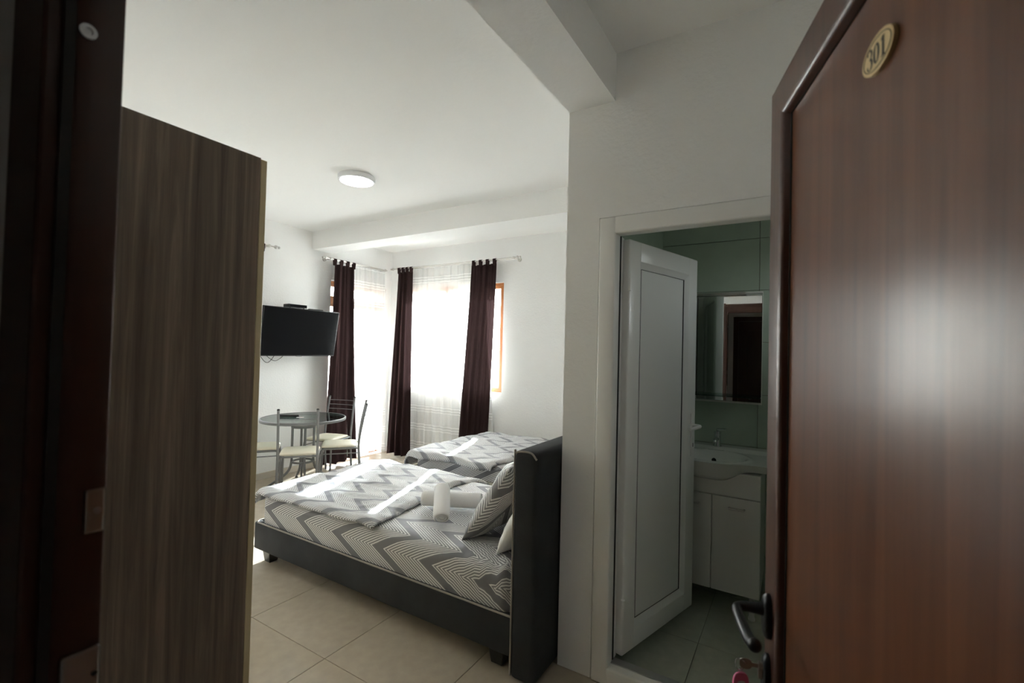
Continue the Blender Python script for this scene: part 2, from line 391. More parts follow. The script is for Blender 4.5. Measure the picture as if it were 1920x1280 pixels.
# ------------------------------------------------------------------ windows
def casement(par, a0, a1, z0, z1, put, w=.034, glassw=True):
    bm = bmesh.new()
    put(bm, a0, a0+w, z0, z1, .05); put(bm, a1-w, a1, z0, z1, .05)
    put(bm, a0+w, a1-w, z0, z0+w, .05); put(bm, a0+w, a1-w, z1-w, z1, .05)
    s = obj('sash', bm, 'win_wood', par)
    g = bmesh.new(); put(g, a0+w, a1-w, z0+w, z1-w, .006); obj('pane', g, 'pane', s)
    return s
def window(name, label, a0, a1, z0, z1, axis, pos, splits, cat='window', rails=(), wf=.03):
    t = thing(name, label, cat, ((a0+a1)/2, pos, z0) if axis == 'x' else (pos, (a0+a1)/2, z0), kind='structure')
    m = (a0+a1)/2
    def put(bm, a, b, c, d, th):
        if axis == 'x': bx(bm, a-m, b-m, -th/2, th/2, c-z0, d-z0)
        else: bx(bm, -th/2, th/2, a-m, b-m, c-z0, d-z0)
    bm = bmesh.new()
    put(bm, a0, a0+wf, z0, z1, .07); put(bm, a1-wf, a1, z0, z1, .07); put(bm, a0+wf, a1-wf, z0, z0+wf, .07); put(bm, a0+wf, a1-wf, z1-wf, z1, .07)
    for s in splits: put(bm, s-.03, s+.03, z0+wf, z1-wf, .07)
    for r in rails: put(bm, a0+wf, a1-wf, r-.03, r+.03, .068)
    obj('window_frame', bm, 'win_wood', t)
    ed = [a0+wf]+[q for s in splits for q in (s-.03, s+.03)]+[a1-wf]
    zz = [z0+wf]+[q for r in rails for q in (r-.03, r+.03)]+[z1-wf]
    for i in range(0, len(ed), 2):
        for j in range(0, len(zz), 2): casement(t, ed[i]+.001, ed[i+1]-.001, zz[j]+.001, zz[j+1]-.001, put)
    return t
w1 = window('window_1', 'two-sash brown framed window in back wall behind the sheer curtain', *W1, 'x', YB+.06, [-3.86])
obj('window_sill', box(-.81, .81, -.058, -.036, -.002, .012, bev=.003, seg=1), 'pvc', w1)
window('door_3', 'brown framed glazed balcony door in the left wall', *D3, 'y', XL-.13, [], cat='door', rails=(2.02,))
window('window_3', 'small high window in the bathroom side wall behind the entrance door', *W3, 'y', .95, [])
w2 = window('window_2', 'brown framed window in the left wall hidden behind the wardrobe', *W2, 'y', XL-.13, [1.95])

# ------------------------------------------------------------------ rods and curtains
def finial(bm, p, d):
    p = Vector(p); d = Vector(d)
    sphere(bm, p+d*.018, .020); sphere(bm, p+d*.052, .014); tube(bm, [p-d*.01, p+d*.05], .009)
def rod(label, p0, p1, depth, ends=(1, 1), nb=(0.04, .96)):
    """p0,p1 on the front rod; depth = vector towards wall"""
    p0, p1, dv = Vector(p0), Vector(p1), Vector(depth); d = (p1-p0).normalized()
    t = thing('curtain_rod', label, 'curtain rod', p0); L = (p1-p0).length
    o = lambda v: v-p0
    obj('front_rod', tb([o(p0), o(p1)], .008), 'steel_rod', t, smooth=True)
    q = dv*.45
    obj('rear_rod', tb([o(p0+q+d*.02), o(p1+q-d*.02)], .007), 'steel_rod', t, smooth=True)
    for e, pp, dd in ((ends[0], p0, -d), (ends[1], p1, d)):
        if e:
            bm = bmesh.new(); finial(bm, o(pp), dd); obj('finial', bm, 'steel_rod', t, smooth=True)
    for s in nb:
        c = p0+d*(L*s); bm = tb([o(c-dv*.06), o(c+dv)], .006)
        tube(bm, [o(c+dv*.9), o(c+dv)], .024, 16)
        tube(bm, [o(c+Vector((0, 0, -.014))), o(c+Vector((0, 0, .014)))], .012)
        obj('bracket', bm, 'steel_rod', t, smooth=True)
    return t
rod('steel double curtain rod above the balcony door', (XL+.115, 3.545, 2.50), (XL+.115, 4.50, 2.50), (-.115, 0, 0), ends=(1, 0), nb=(.05, .97))
rod('steel double curtain rod above the back window', (-4.70, YB-.14, 2.525), (-2.755, YB-.14, 2.525), (0, .14, 0), nb=(.03, .985))
rod('steel double curtain rod end showing beside the wardrobe', (XL+.115, 1.1, 2.50), (XL+.115, 2.89, 2.50), (-.115, 0, 0), nb=(.05, .97))
def curtain(name, label, top, bot, zt, zb, nf, amp, nrm, mat, rodz, tabs, cat='curtain', seed=0, group=None, grow=1.0, fold=None):
    """top/bot: ((x,y),(x,y)) lines; nrm = 2D normal into room"""
    c = ((top[0][0]+top[1][0])/2, (top[0][1]+top[1][1])/2)
    t = thing(name, label, cat, (c[0], c[1], zb), group=group)
    ph = random.Random(seed).random()*6
    def f(s, q):
        z = zt+(zb-zt)*q
        k = q**1.15
        s2 = s + .012*math.sin(5*q+ph)*(s*(1-s)*4)
        lay = 0.0
        if fold:                     # free edge gathered back on itself in three layers
            a_, b_ = fold
            if s < a_: s2 = s/a_
            elif s < (1+a_)/2: k_ = (s-a_)/((1-a_)/2); s2 = 1-(1-b_)*k_; lay = .010
            else: k_ = (s-(1+a_)/2)/((1-a_)/2); s2 = b_+(1-b_)*k_; lay = .020
        x = (top[0][0]+(top[1][0]-top[0][0])*s2)*(1-k)+(bot[0][0]+(bot[1][0]-bot[0][0])*s2)*k
        y = (top[0][1]+(top[1][1]-top[0][1])*s2)*(1-k)+(bot[0][1]+(bot[1][1]-bot[0][1])*s2)*k
        a = amp*(.55+.45*q*grow)
        w = math.sin(2*PI*nf*s+ph+.5*math.sin(3*q+ph))*a + .35*a*math.sin(2*PI*nf*2.3*s+2*ph+1.5*q)
        w += lay if fold else 0
        return (x+nrm[0]*w-c[0], y+nrm[1]*w-c[1], z-zb+(.012*math.sin(9*s+ph) if q > .99 else 0))
    obj('panel', grid(int(nf*14), 26, f), mat, t, smooth='all')
    for i in range(tabs):
        s = (i+.5)/tabs if tabs > 1 else .5
        s = .06+.88*i/(tabs-1) if tabs > 1 else .5
        x = top[0][0]+(top[1][0]-top[0][0])*s-c[0]; y = top[0][1]+(top[1][1]-top[0][1])*s-c[1]
        d = Vector((top[1][0]-top[0][0], top[1][1]-top[0][1], 0)).normalized()*.022
        bm = bmesh.new(); prof = []
        R = .013
        zr = rodz-zb
        for a in range(9):
            an = PI*a/8; prof.append((math.cos(an)*R, zr+math.sin(an)*R))
        prof = [(.006, zt-zb-.02)]+prof+[(-.006, zt-zb-.02)]
        A = [bm.verts.new((x+nrm[0]*p-d.x, y+nrm[1]*p-d.y, z)) for p, z in prof]; B = [bm.verts.new((x+nrm[0]*p+d.x, y+nrm[1]*p+d.y, z)) for p, z in prof]
        for k in range(len(A)-1): bm.faces.new((A[k], A[k+1], B[k+1], B[k]))
        obj('tab_loop', bm, mat, t, smooth='all')
    return t
xf, xs = XL+.115, XL+.062
yf, ys = YB-.14, YB-.062
curtain('curtain', 'dark brown curtain hanging between the television and the balcony sheer', ((xf, 3.64), (xf, 3.96)), ((xf, 3.56), (xf, 4.08)), 2.45, .03, 3.5, .036, (1, 0), 'drape', 2.50, 4, seed=1)
curtain('curtain', 'dark brown curtain hanging in the room corner between the two windows', ((-4.62, yf), (-4.37, yf)), ((-4.70, yf-.03), (-4.30, yf-.03)), 2.475, .025, 3, .034, (0, -1), 'drape', 2.525, 4, seed=2)
curtain('curtain', 'dark brown curtain at the right side of the back window behind second bed', ((-3.375, yf), (-3.03, yf)), ((-3.53, yf), (-3.125, yf)), 2.475, .03, 3.5, .028, (0, -1), 'drape', 2.525, 4, seed=3)
curtain('curtain', 'dark brown curtain edge showing between wardrobe and wall above television', ((xf, 2.45), (xf, 2.78)), ((xf, 2.40), (xf, 2.69)), 2.45, 1.0, 3.5, .03, (1, 0), 'drape', 2.50, 4, seed=7)
curtain('sheer_curtain', 'white striped sheer curtain over the balcony door', ((xs, 3.86), (xs, 4.50)), ((xs, 3.95), (xs, 4.60)), 2.49, .05, 6, .020, (1, 0), 'sheer', 2.50, 0, cat='sheer curtain', seed=4)
curtain('sheer_curtain', 'white striped sheer curtain over the back window', ((-4.48, ys-.006), (-3.20, ys-.006)), ((-4.50, ys-.006), (-3.02, ys-.006)), 2.515, .14, 16, .014, (0, -1), 'sheer', 2.525, 0, cat='sheer curtain', seed=5, fold=(.62, .68))

curtain('sheer_curtain', 'white sheer curtain over the left wall window behind the wardrobe', ((xs, 1.05), (xs, 2.45)), ((xs, 1.05), (xs, 2.45)), 2.49, .12, 10, .020, (1, 0), 'sheer', 2.50, 0, cat='sheer curtain', seed=6)

# ------------------------------------------------------------------ beds
def rounded_block(x0, x1, y0, y1, z0, z1, r, n, wr=None, uvoff=(0, 0)):
    """subdivided rounded box with unfolded UVs; n=(nx,ny,nz)"""
    bm = bmesh.new(); L = bm.loops.layers.uv.new('UVMap'); cache = {}
    def key(p): return tuple(round(c, 5) for c in p)
    def vert(p):
        k = key(p)
        if k in cache: return cache[k]
        P = Vector(p); q = Vector((min(max(P.x, x0+r), x1-r), min(max(P.y, y0+r), y1-r), min(max(P.z, z0+r), z1-r)))
        d = P-q
        if d.length > 1e-9 and r > 0:
            # scale the cube shell onto the round
            mx = max(abs(d.x), abs(d.y), abs(d.z)); d = d.normalized()*mx
        P = q+d
        if wr: P = wr(P)
        v = bm.verts.new(P); cache[k] = v; return v
    nx, ny, nz = n
    def lin(a, b, k):  # denser towards the ends
        out = [a, a+r*.33, a+r*.66, a+r]+[a+r+(b-a-2*r)*i/k for i in range(1, k)]+[b-r, b-r*.66, b-r*.33, b]
        return out
    X, Y, Z = lin(x0, x1, nx), lin(y0, y1, ny), lin(z0, z1, nz)
    def quad(ps, uvf):
        f = bm.faces.new([vert(p) for p in ps])
        for lp, p in zip(f.loops, ps): lp[L].uv = uvf(p)
    ux, uy = uvoff
    for i in range(len(X)-1):
        for j in range(len(Y)-1):
            for z, nrm in ((Z[-1], 1), (Z[0], -1)):
                ps = [(X[i], Y[j], z), (X[i+1], Y[j], z), (X[i+1], Y[j+1], z), (X[i], Y[j+1], z)]
                quad(ps if nrm > 0 else ps[::-1], lambda p: (p[0]+ux, p[1]+uy))
    for i in range(len(X)-1):
        for k in range(len(Z)-1):
            ps = [(X[i], y0, Z[k]), (X[i+1], y0, Z[k]), (X[i+1], y0, Z[k+1]), (X[i], y0, Z[k+1])]
            quad(ps, lambda p: (p[0]+ux, y0-(z1-p[2])+uy))
            ps = [(X[i], y1, Z[k]), (X[i], y1, Z[k+1]), (X[i+1], y1, Z[k+1]), (X[i+1], y1, Z[k])]
            quad(ps, lambda p: (p[0]+ux, y1+(z1-p[2])+uy))
    for j in range(len(Y)-1):
        for k in range(len(Z)-1):
            ps = [(x0, Y[j], Z[k]), (x0, Y[j], Z[k+1]), (x0, Y[j+1], Z[k+1]), (x0, Y[j+1], Z[k])]
            quad(ps, lambda p: (x0-(z1-p[2])+ux, p[1]+uy))
            ps = [(x1, Y[j], Z[k]), (x1, Y[j+1], Z[k]), (x1, Y[j+1], Z[k+1]), (x1, Y[j], Z[k+1])]
            quad(ps, lambda p: (x1+(z1-p[2])+ux, p[1]+uy))
    return bm
def piping_path(bm, pts, r=.006): return tube(bm, pts, r, 8)
def bed(label, x0, x1, y0, y1, railz, top, fabric, pipe, hb_t, hb_top, origin, wr=None):
    t = thing('bed', label, 'bed', origin); ox, oy = origin[0], origin[1]
    def loc(o): o.location = (-ox, -oy, 0); return o
    xr = x1   # head end of rails, front of headboard
    # rails: near, far, foot as separate padded boards
    z0 = .085
    loc(obj('side_rail', box(x0, xr, y0, y0+.05, z0, railz, bev=.012, seg=3), fabric, t, smooth=True))
    loc(obj('side_rail', box(x0, xr, y1-.05, y1, z0, railz, bev=.012, seg=3), fabric, t, smooth=True))
    loc(obj('foot_rail', box(x0, x0+.05, y0+.05, y1-.05, z0, railz, bev=.012, seg=3), fabric, t, smooth=True))
    for pts in ([(xr, y0+.006, railz), (x0+.03, y0+.006, railz), (x0+.006, y0+.03, railz), (x0+.006, y1-.03, railz), (x0+.03, y1-.006, railz), (xr, y1-.006, railz)],):
        loc(obj('piping', tb(pts, .005, 8), pipe, t, smooth=True))
    loc(obj('slat_base', box(x0+.05, xr, y0+.05, y1-.05, z0+.04, z0+.07), 'black_wood', t))
    for lx in (x0+.05, xr-.14):
        for ly in (y0+.03, y1-.11):
            loc(obj('leg', box(lx, lx+.085, ly, ly+.08, 0, z0, bev=.004, seg=1, taper=.72), 'black_wood', t))
    hb = loc(obj('headboard', box(xr, xr+hb_t, y0-.012, y1+.012, .004, hb_top, bev=.028, seg=5), fabric, t, smooth=True))
    for yy in (y0-.012, y1+.012):
        e = .004 if yy < (y0+y1)/2 else -.004
        p = bez([(xr+.006, yy+e, .02), (xr+.005, yy+e, .4), (xr+.005, yy+e, hb_top-.05), (xr+.012, yy+e, hb_top-.012), (xr+.04, yy+e, hb_top-.003), (xr+hb_t-.04, yy+e, hb_top-.004), (xr+hb_t-.012, yy+e, hb_top-.03)], 6)
        obj('piping', tb(p, .0045, 8), pipe, hb, smooth=True)
    mb = rounded_block(x0+.035, xr-.006, y0+.022, y1-.022, z0+.075, top, .06, (60, 36, 8), wr, uvoff=(0, 0))
    loc(obj('fitted_sheet', mb, 'chev_sheet', t, smooth='all'))
    return t
B1 = dict(x0=-3.085, x1=-1.065, y0=1.795, y1=2.93)
def wr1(P):
    P = P.copy()
    n = noise.noise(P*3.1)*.006+noise.noise(P*9)*.003
    dh = max(0, 1-math.hypot(P.x+1.12, (P.y-1.83)*.9)/.38)          # rumples at the near head corner
    if P.z > .3:
        P.z += n
        if dh > 0: P.z += dh*.011*math.sin((P.x*1.2+P.y)*55+3*noise.noise(P*7)); P.y -= dh*.006*math.sin(P.x*60+P.z*20)
    return P
bed('double bed with dark grey upholstered frame and chevron bedding nearest the hall', **B1, railz=.262, top=.455, fabric='bed_fabric', pipe='piping', hb_t=.128, hb_top=1.008, origin=(-2.07, 2.36, 0), wr=wr1)
B2 = dict(x0=-2.98, x1=-1.065, y0=3.16, y1=4.40)
bed('second bed by the back window with chevron duvet and beige base', **B2, railz=.375, top=.50, fabric='beige_fabric', pipe='piping', hb_t=.12, hb_top=.95, origin=(-2.02, 3.78, 0))

def duvet(name, label, xfoot, head, y0, y1, top, th, foot_drop, near_over, far_over, mat, nu, nv, seed, rough=1.0):
    """head(t)-> x of the head side edge for t across the bed; drapes over foot by foot_drop and over the sides a little"""
    off = Vector((seed*3.1, seed*1.7, 0))
    def h(x, y):
        p = Vector((x, y, 0))*1.0+off
        rid = 1-abs(noise.noise(Vector((x*2.2+y*1.2, y*2.6-x*.8, 0))+off))*2
        return 1.3*rough*(.014*noise.noise(p*2.4)+.010*noise.noise(p*5.5)+.010*max(0, rid-.55)+.004*noise.noise(p*14))
    R = .05
    def drop(d):                    # arc length past an edge -> (horizontal out, vertical down)
        if d <= 0: return d, 0
        a = min(d/R, PI/2); rest = max(0, d-R*PI/2)
        return R*math.sin(a), R*(1-math.cos(a))+rest
    yc0, yc1 = y0-near_over, y1+far_over
    def f(s, t):
        v = yc0+(yc1-yc0)*t; xh = head(t)
        u = (xfoot-foot_drop)+(xh-(xfoot-foot_drop))*s
        ox, dz1 = drop(xfoot-u); oy0, dz0 = drop(y0-v); oy1, dz2 = drop(v-y1)
        x = xfoot-ox if u < xfoot else u
        y = y0-oy0 if v < y0 else (y1+oy1 if v > y1 else v)
        dz = max(dz0, dz2)
        e = min(s*1.0, 1-s, t, 1-t); edge = max(0, 1-e/.05)
        lift = h(u, v)
        z = top+th*(1-.75*edge**2)+lift-dz1-dz
        wob = .012*noise.noise(Vector((u*6, v*6, 3))+off)*edge
        return Vector((x+wob, y+wob*(1 if dz else .3), z))
    c = Vector((xfoot, (y0+y1)/2, top))
    bm = grid(nu, nv, lambda s, t: f(s, t)-c, lambda s, t: ((xfoot-foot_drop)+(head(t)-(xfoot-foot_drop))*s, yc0+(yc1-yc0)*t))
    o = obj(name, bm, mat, loc=c, smooth='all')
    m = o.modifiers.new('thick', 'SOLIDIFY'); m.thickness = .014; m.offset = -1
    return tag(o, label, 'duvet')
def interp(pts, t):
    for (a, b), (c, d) in zip(pts, pts[1:]):
        if t <= c: k = (t-a)/(c-a); k = k*k*(3-2*k); return b+(d-b)*k
    return pts[-1][1]
duvet('duvet', 'grey chevron duvet spread over the foot of the near bed, crossed by sun stripes', -3.075,
      lambda t: interp([(0, -1.96), (.1, -1.98), (.3, -2.01), (.55, -2.06), (.75, -2.09), (.9, -2.05), (1, -1.96)], t), 1.83, 2.90, .455, .022, .10, .035, .05, 'chev_duvet', 110, 90, 1)
duvet('duvet', 'grey chevron duvet folded over the second bed by the back window', -2.975,
      lambda t: interp([(0, -2.09), (.3, -2.04), (.6, -1.95), (1, -1.45)], t), 3.175, 4.40, .50, .025, .16, .06, .03, 'chev_duvet', 80, 70, 2, rough=1.1)

def pillow(name, label, w, h, th, mat, loc, rot, seed=0, flange=.0):
    def f(side):
        def g(s, t):
            a, b = s*2-1, t*2-1
            ex = (1-abs(a)**3.2); ey = (1-abs(b)**3.2)
            z = th/2*(max(0, ex*ey)**.55)
            k = 1-.10*(1-abs(b))*abs(a)**3        # sides pull in, corners point out
            k2 = 1-.10*(1-abs(a))*abs(b)**3
            wv = noise.noise(Vector((a*2.2+seed, b*2.2, side)))*.018+noise.noise(Vector((a*5+seed, b*5, side)))*.008
            return Vector((a*w/2*k, b*h/2*k2, side*(z+wv*max(0, ex*ey)**.4)))
        return g
    bm = grid(28, 24, f(1), lambda s, t: (s*w, t*h)); grid(28, 24, f(-1), lambda s, t: (s*w, t*h), bm)
    bmesh.ops.remove_doubles(bm, verts=bm.verts, dist=.0008)
    o = obj(name, bm, mat, loc=loc, smooth='all', rot=rot)
    return tag(o, label, 'pillow')
# leaning patterned pillow: local x along +y world, local y up the lean
def lean_rot(deg, yaw=0):
    c_, s_ = math.cos(math.radians(deg)), math.sin(math.radians(deg))
    return (Matrix.Rotation(yaw, 3, 'Z') @ Matrix(((0, c_, s_), (1, 0, 0), (0, s_, -c_)))).to_euler()
pillow('pillow', 'grey chevron pillow leaning towards the headboard of the near bed', .66, .50, .17, 'chev_pillow', (-1.345, 2.29, .665), lean_rot(56, .05), 3)
pillow('pillow', 'white pillow tucked behind the chevron pillow against the headboard', .64, .33, .13, 'white_cotton', (-1.160, 2.235, .603), lean_rot(64), 8)
pillow('pillow', 'white pillow at the head of the second bed', .60, .44, .15, 'white_cotton', (-1.27, 3.95, .585), (0, -.25, PI/2), 5)

def towel_roll(name, label, L, rx, rz, loc, rot):
    """flattened roll with spiral layers; axis = local x"""
    t = thing(name, label, 'towel', loc, rot=rot)
    turns, n = 2.6, 90
    sp = []
    for i in range(n+1):
        a = 2*PI*turns*i/n; k = .30+.70*i/n
        sp.append((math.cos(a)*rx*k, math.sin(a)*rz*k))
    thk = .0068
    bm = bmesh.new(); secs = []
    for x, sh in ((-L/2, .90), (-L/2+.012, 1), (-L/4, 1.01), (0, 1.0), (L/4, 1.01), (L/2-.012, 1), (L/2, .90)):
        ring = []
        for i, (a, b) in enumerate(sp):
            r = math.hypot(a, b); d = Vector((a, b)).normalized()
            ring.append((bm.verts.new((x, a*sh, b*sh)), bm.verts.new((x, (a-d.x*thk)*sh, (b-d.y*thk)*sh))))
        secs.append(ring)
    for A, B in zip(secs, secs[1:]):
        for i in range(n):
            bm.faces.new((A[i][0], A[i+1][0], B[i+1][0], B[i][0])); bm.faces.new((A[i][1], B[i][1], B[i+1][1], A[i+1][1]))
        for i in (0, n): bm.faces.new((A[i][0], B[i][0], B[i][1], A[i][1]))
    for S in (secs[0], secs[-1]):
        for i in range(n): bm.faces.new((S[i][0], S[i][1], S[i+1][1], S[i+1][0]))
    obj('rolled_cloth', bm, 'towel', t, smooth='all')
    core = tb([(-L/2+.006, 0, 0), (L/2-.006, 0, 0)], rx*.30, 16, ry=rz*.3)
    obj('inner_roll', core, 'towel', t, smooth=True)
    return t
towel_roll('towel', 'rolled white towel lying flat under the other on the near bed', .37, .060, .054, (-1.815, 2.305, .514), (0, 0, math.atan2(.15, .31)))
towel_roll('towel', 'smaller rolled white towel laid across the other roll on the near bed', .30, .052, .037, (-1.760, 2.145, .552), (0, math.radians(18), math.atan2(-.73, .60)))

# ------------------------------------------------------------------ wardrobe
WX, WY0, WY1, WZ = -1.351, .275, .768, 2.0
wd = thing('wardrobe', 'tall grey-brown wood grain wardrobe beside the entrance, side panel towards the hall', 'wardrobe', (WX-.5, (WY0+WY1)/2, 0))
def wl(o): o.location = (-(WX-.5), -(WY0+WY1)/2, 0); return o
wl(obj('side_panel', box(WX-.018, WX, WY0, WY1, 0, WZ, bev=.001, seg=1), 'ward_wood', wd))
wl(obj('side_panel', box(WX-1.0, WX-.982, WY0, WY1, 0, WZ, bev=.001, seg=1), 'ward_wood', wd))
wl(obj('top_panel', box(WX-.982, WX-.018, WY0, WY1, WZ-.018, WZ), 'ward_wood', wd))
wl(obj('bottom_panel', box(WX-.982, WX-.018, WY0, WY1, .07, .088), 'ward_wood', wd))
wl(obj('plinth', box(WX-.982, WX-.018, WY1-.04, WY1-.022, 0, .07), 'ward_wood', wd))
wl(obj('back_panel', box(WX-.982, WX-.018, WY0, WY0+.004, .088, WZ-.018), 'ward_cream', wd))
for k, xa in enumerate((WX-.998, WX-.499)):
    dr = wl(obj('door', box(xa, xa+.497, WY1+.002, WY1+.020, .072, WZ-.003, bev=.001, seg=1), 'ward_cream', wd))
    hx = xa+(.45 if k == 0 else .047)
    bm = tb([(hx, WY1+.020, .95), (hx, WY1+.045, .95), (hx, WY1+.045, 1.09), (hx, WY1+.020, 1.09)], .006, 8)
    obj('handle', bm, 'steel_rod', dr, smooth=True)

# ------------------------------------------------------------------ entrance frame and door leaf
fr = thing('trim_3', 'dark brown wooden entrance door frame at the left edge', 'door frame', (JL, (EY0+EY1)/2, 0), kind='structure')
def fl(o): o.location = (-JL, -(EY0+EY1)/2, 0); return o
# left jamb with rebate, right jamb, head; architraves on the corridor side
fl(obj('jamb', box(JL-.053, JL, .186, .233, 0, 2.095, bev=.003, seg=2), 'jamb_wood', fr, smooth=True))
fl(obj('jamb', box(JR, JR+.053, .186, .233, 0, 2.095, bev=.003, seg=2), 'jamb_wood', fr, smooth=True))
fl(obj('head_jamb', box(JL, JR, .186, .233, 1.985, 2.095, bev=.003, seg=1), 'jamb_wood', fr))
fl(obj('rubber_seal', box(JL-.001, JL+.004, .176, .186, 0, 2.04), 'gasket', fr))
fl(obj('architrave', box(JL-.125, JL-.004, .160, .184, 0, 2.15, bev=.004), 'jamb_wood', fr))
fl(obj('architrave', box(JR+.004, JR+.125, .160, .184, 0, 2.15, bev=.004), 'jamb_wood', fr))
fl(obj('architrave', box(JL-.004, JR+.004, .160, .184, 1.99, 2.15, bev=.004), 'jamb_wood', fr))
fl(obj('architrave', box(JL-.060, JL-.022, EY1, EY1+.010, 0, 2.105, bev=.002), 'jamb_wood', fr))
fl(obj('architrave', box(JR+.018, JR+.065, EY1, EY1+.008, 0, 2.105, bev=.003), 'jamb_wood', fr))
fl(obj('architrave', box(JL-.018, JR+.018, EY1, EY1+.010, 2.002, 2.062, bev=.003), 'jamb_wood', fr))
bm = lathe([(.0, 0), (.0045, 0), (.0085, .001), (.0085, .0035), (.0045, .0035), (.0035, .0015), (0, .0015)], 20)
bm.transform(Matrix.Translation((JL, .197, 1.815)) @ Matrix.Rotation(PI/2, 4, 'Y')); fl(obj('screw_cap', bm, 'steel_plate', fr, smooth=True))
for zc in (1.245, 1.985):
    p = fl(obj('strike_plate', box(JL, JL+.003, .212, .2315, zc-.026, zc+.026, bev=.0025, seg=2), 'steel_plate' if zc > 1.5 else 'nickel', fr))
    bm = lathe([(0, 0), (.004, 0), (.004, .001), (0, .002)], 14)
    bm.transform(Matrix.Translation((JL+.003, .224, zc)) @ Matrix.Rotation(PI/2, 4, 'Y')); obj('screw', bm, 'steel_plate', p, smooth=True)
p = fl(obj('lock_strike', box(JL, JL+.004, .196, .2325, .80, 1.082, bev=.003, seg=2), 'steel_plate', fr))
obj('latch_hole', box(JL+.0035, JL+.0045, .208, .226, .93, .975), 'hole', p)
for zz, yy in ((1.045, .206), (1.05, .227)):
    bm = lathe([(0, 0), (.003, 0), (.003, .001), (0, .0015)], 12); bm.transform(Matrix.Translation((JL+.004, yy, zz)) @ Matrix.Rotation(PI/2, 4, 'Y')); obj('screw', bm, 'hole', p)

LW, LH = .90, 2.03
ang = math.atan2(.958, -.286)
Dfree = Vector((-.05, 1.165, 0)); ld = Vector((-.286, .958, 0)).normalized()
hinge = Dfree - ld*LW
dl = thing('door_1', 'open mahogany brown entrance door leaf with number plate 301', 'door', hinge, rz=ang, kind='structure')
# local: x hinge->free edge, y = outer face normal, z up. border face y=0, panel y=-.018
bw = .083
obj('core', box(.004, LW-.004, -.045, -.019, .012, LH-.004), 'door_wood', dl)
obj('face_panel', box(bw+.001, LW-bw-.001, -.019, -.018, .012+bw, LH-bw-.001), 'door_wood', dl)
def border(pa, pb, horiz):
    """mitred moulding board with rounded inner edge: profile across width"""
    bm = bmesh.new(); R = .012
    prof = [(0, -.019), (0, -.003), (.003, 0), (bw-R-.006, 0)]+[(bw-R-.006+R*math.sin(a), -R+R*math.cos(a)) for a in (PI/8, PI/4, 3*PI/8, PI/2)]+[(bw-.004, -.015), (bw-.004, -.019)]
    A, B = [], []
    for w, y in prof:
        if horiz == 'top': a, b = (w, y, LH-w), (LW-w, y, LH-w)
        elif horiz == 'bot': a, b = (w, y, .008+w), (LW-w, y, .008+w)
        elif horiz == 'free': a, b = (LW-w, y, .008+w), (LW-w, y, LH-w)
        else: a, b = (w, y, .008+w), (w, y, LH-w)
        A.append(bm.verts.new(a)); B.append(bm.verts.new(b))
    n = len(prof)
    for i in range(n): bm.faces.new((A[i], A[(i+1) % n], B[(i+1) % n], B[i]))
    bm.faces.new(A); bm.faces.new(B[::-1]); return bm
for k in ('top', 'bot', 'free', 'hinge'): obj('border_moulding', border(0, 0, k), 'door_border', dl, smooth=True)
bm = bmesh.new(); i0 = bw-.0035
tube(bm, [(i0, -.0178, .008+i0), (LW-i0, -.0178, .008+i0), (LW-i0, -.0178, LH-i0), (i0, -.0178, LH-i0)], .0022, 6, closed=True)
obj('bead_seal', bm, 'gasket', dl)
# number plate
px, pz, pa, pb = LW-.437, 1.849, .040, .0245
np_ = obj('number_plate', prism(bmesh.new(), [(pa*math.cos(2*PI*k/48), pb*math.sin(2*PI*k/48)) for k in range(48)], -.0178, -.0125, lambda u, v, h: (px+u, h, pz+v)), 'brass', dl)
ring = bmesh.new(); tube(ring, [(px+(pa-.005)*math.cos(2*PI*k/48), -.0123, pz+(pb-.005)*math.sin(2*PI*k/48)) for k in range(48)], .0006, 6, closed=True); obj('engraved_ring', ring, 'ink', np_)
def ribbon(bm, pts, ws, x0):
    P = [Vector((a, b)) for a, b in pts]; n = len(P); L_, R_ = [], []
    for i in range(n):
        d = (P[min(i+1, n-1)]-P[max(i-1, 0)]).normalized(); nn = Vector((-d.y, d.x))*ws[i]*.62
        for lst, q in ((L_, P[i]+nn), (R_, P[i]-nn)): lst.append(bm.verts.new((px+1.15*(x0-px-q.x), -.0122, pz+1.15*q.y)))
    for i in range(n-1): bm.faces.new((L_[i], R_[i], R_[i+1], L_[i+1]))
def digit3():
    bm = bmesh.new(); pts, ws = [], []
    for i in range(21):
        a = math.radians(150-i*(240/20)); pts.append((.0046*math.cos(a), .0062+.0052*math.sin(a))); ws.append(.0012+.0022*max(0, math.cos(a))**1.0)
    ribbon(bm, pts, ws, px+.0165)
    pts, ws = [], []
    for i in range(23):
        a = math.radians(95-i*(250/22)); pts.append((.0052*math.cos(a), -.0055+.0060*math.sin(a))); ws.append(.0012+.0026*max(0, math.cos(a)))
    ribbon(bm, pts, ws, px+.0165)
    for cx, cy in ((-.0040, .0080), (-.0046, -.0075)): ribbon(bm, [(cx-.0016, cy), (cx, cy), (cx+.0016, cy)], [.0022, .0034, .0022], px+.0165)
    return bm
def digit0():
    bm = bmesh.new(); pts, ws = [], []
    for i in range(41):
        a = 2*PI*i/40; pts.append((.0048*math.cos(a), .0105*math.sin(a))); ws.append(.0012+.0028*abs(math.cos(a)))
    ribbon(bm, pts, ws, px+.0012); return bm
def digit1():
    bm = bmesh.new(); x0 = px-.0135
    ribbon(bm, [(0, -.011), (0, .0112)], [.0038, .0038], x0); ribbon(bm, [(-.0045, -.0113), (.0045, -.0113)], [.0014, .0014], x0); ribbon(bm, [(-.0046, .0072), (-.001, .0108)], [.0014, .0018], x0)
    return bm
for nm, f in (('digit_three', digit3), ('digit_zero', digit0), ('digit_one', digit1)): obj(nm, f(), 'ink', np_)
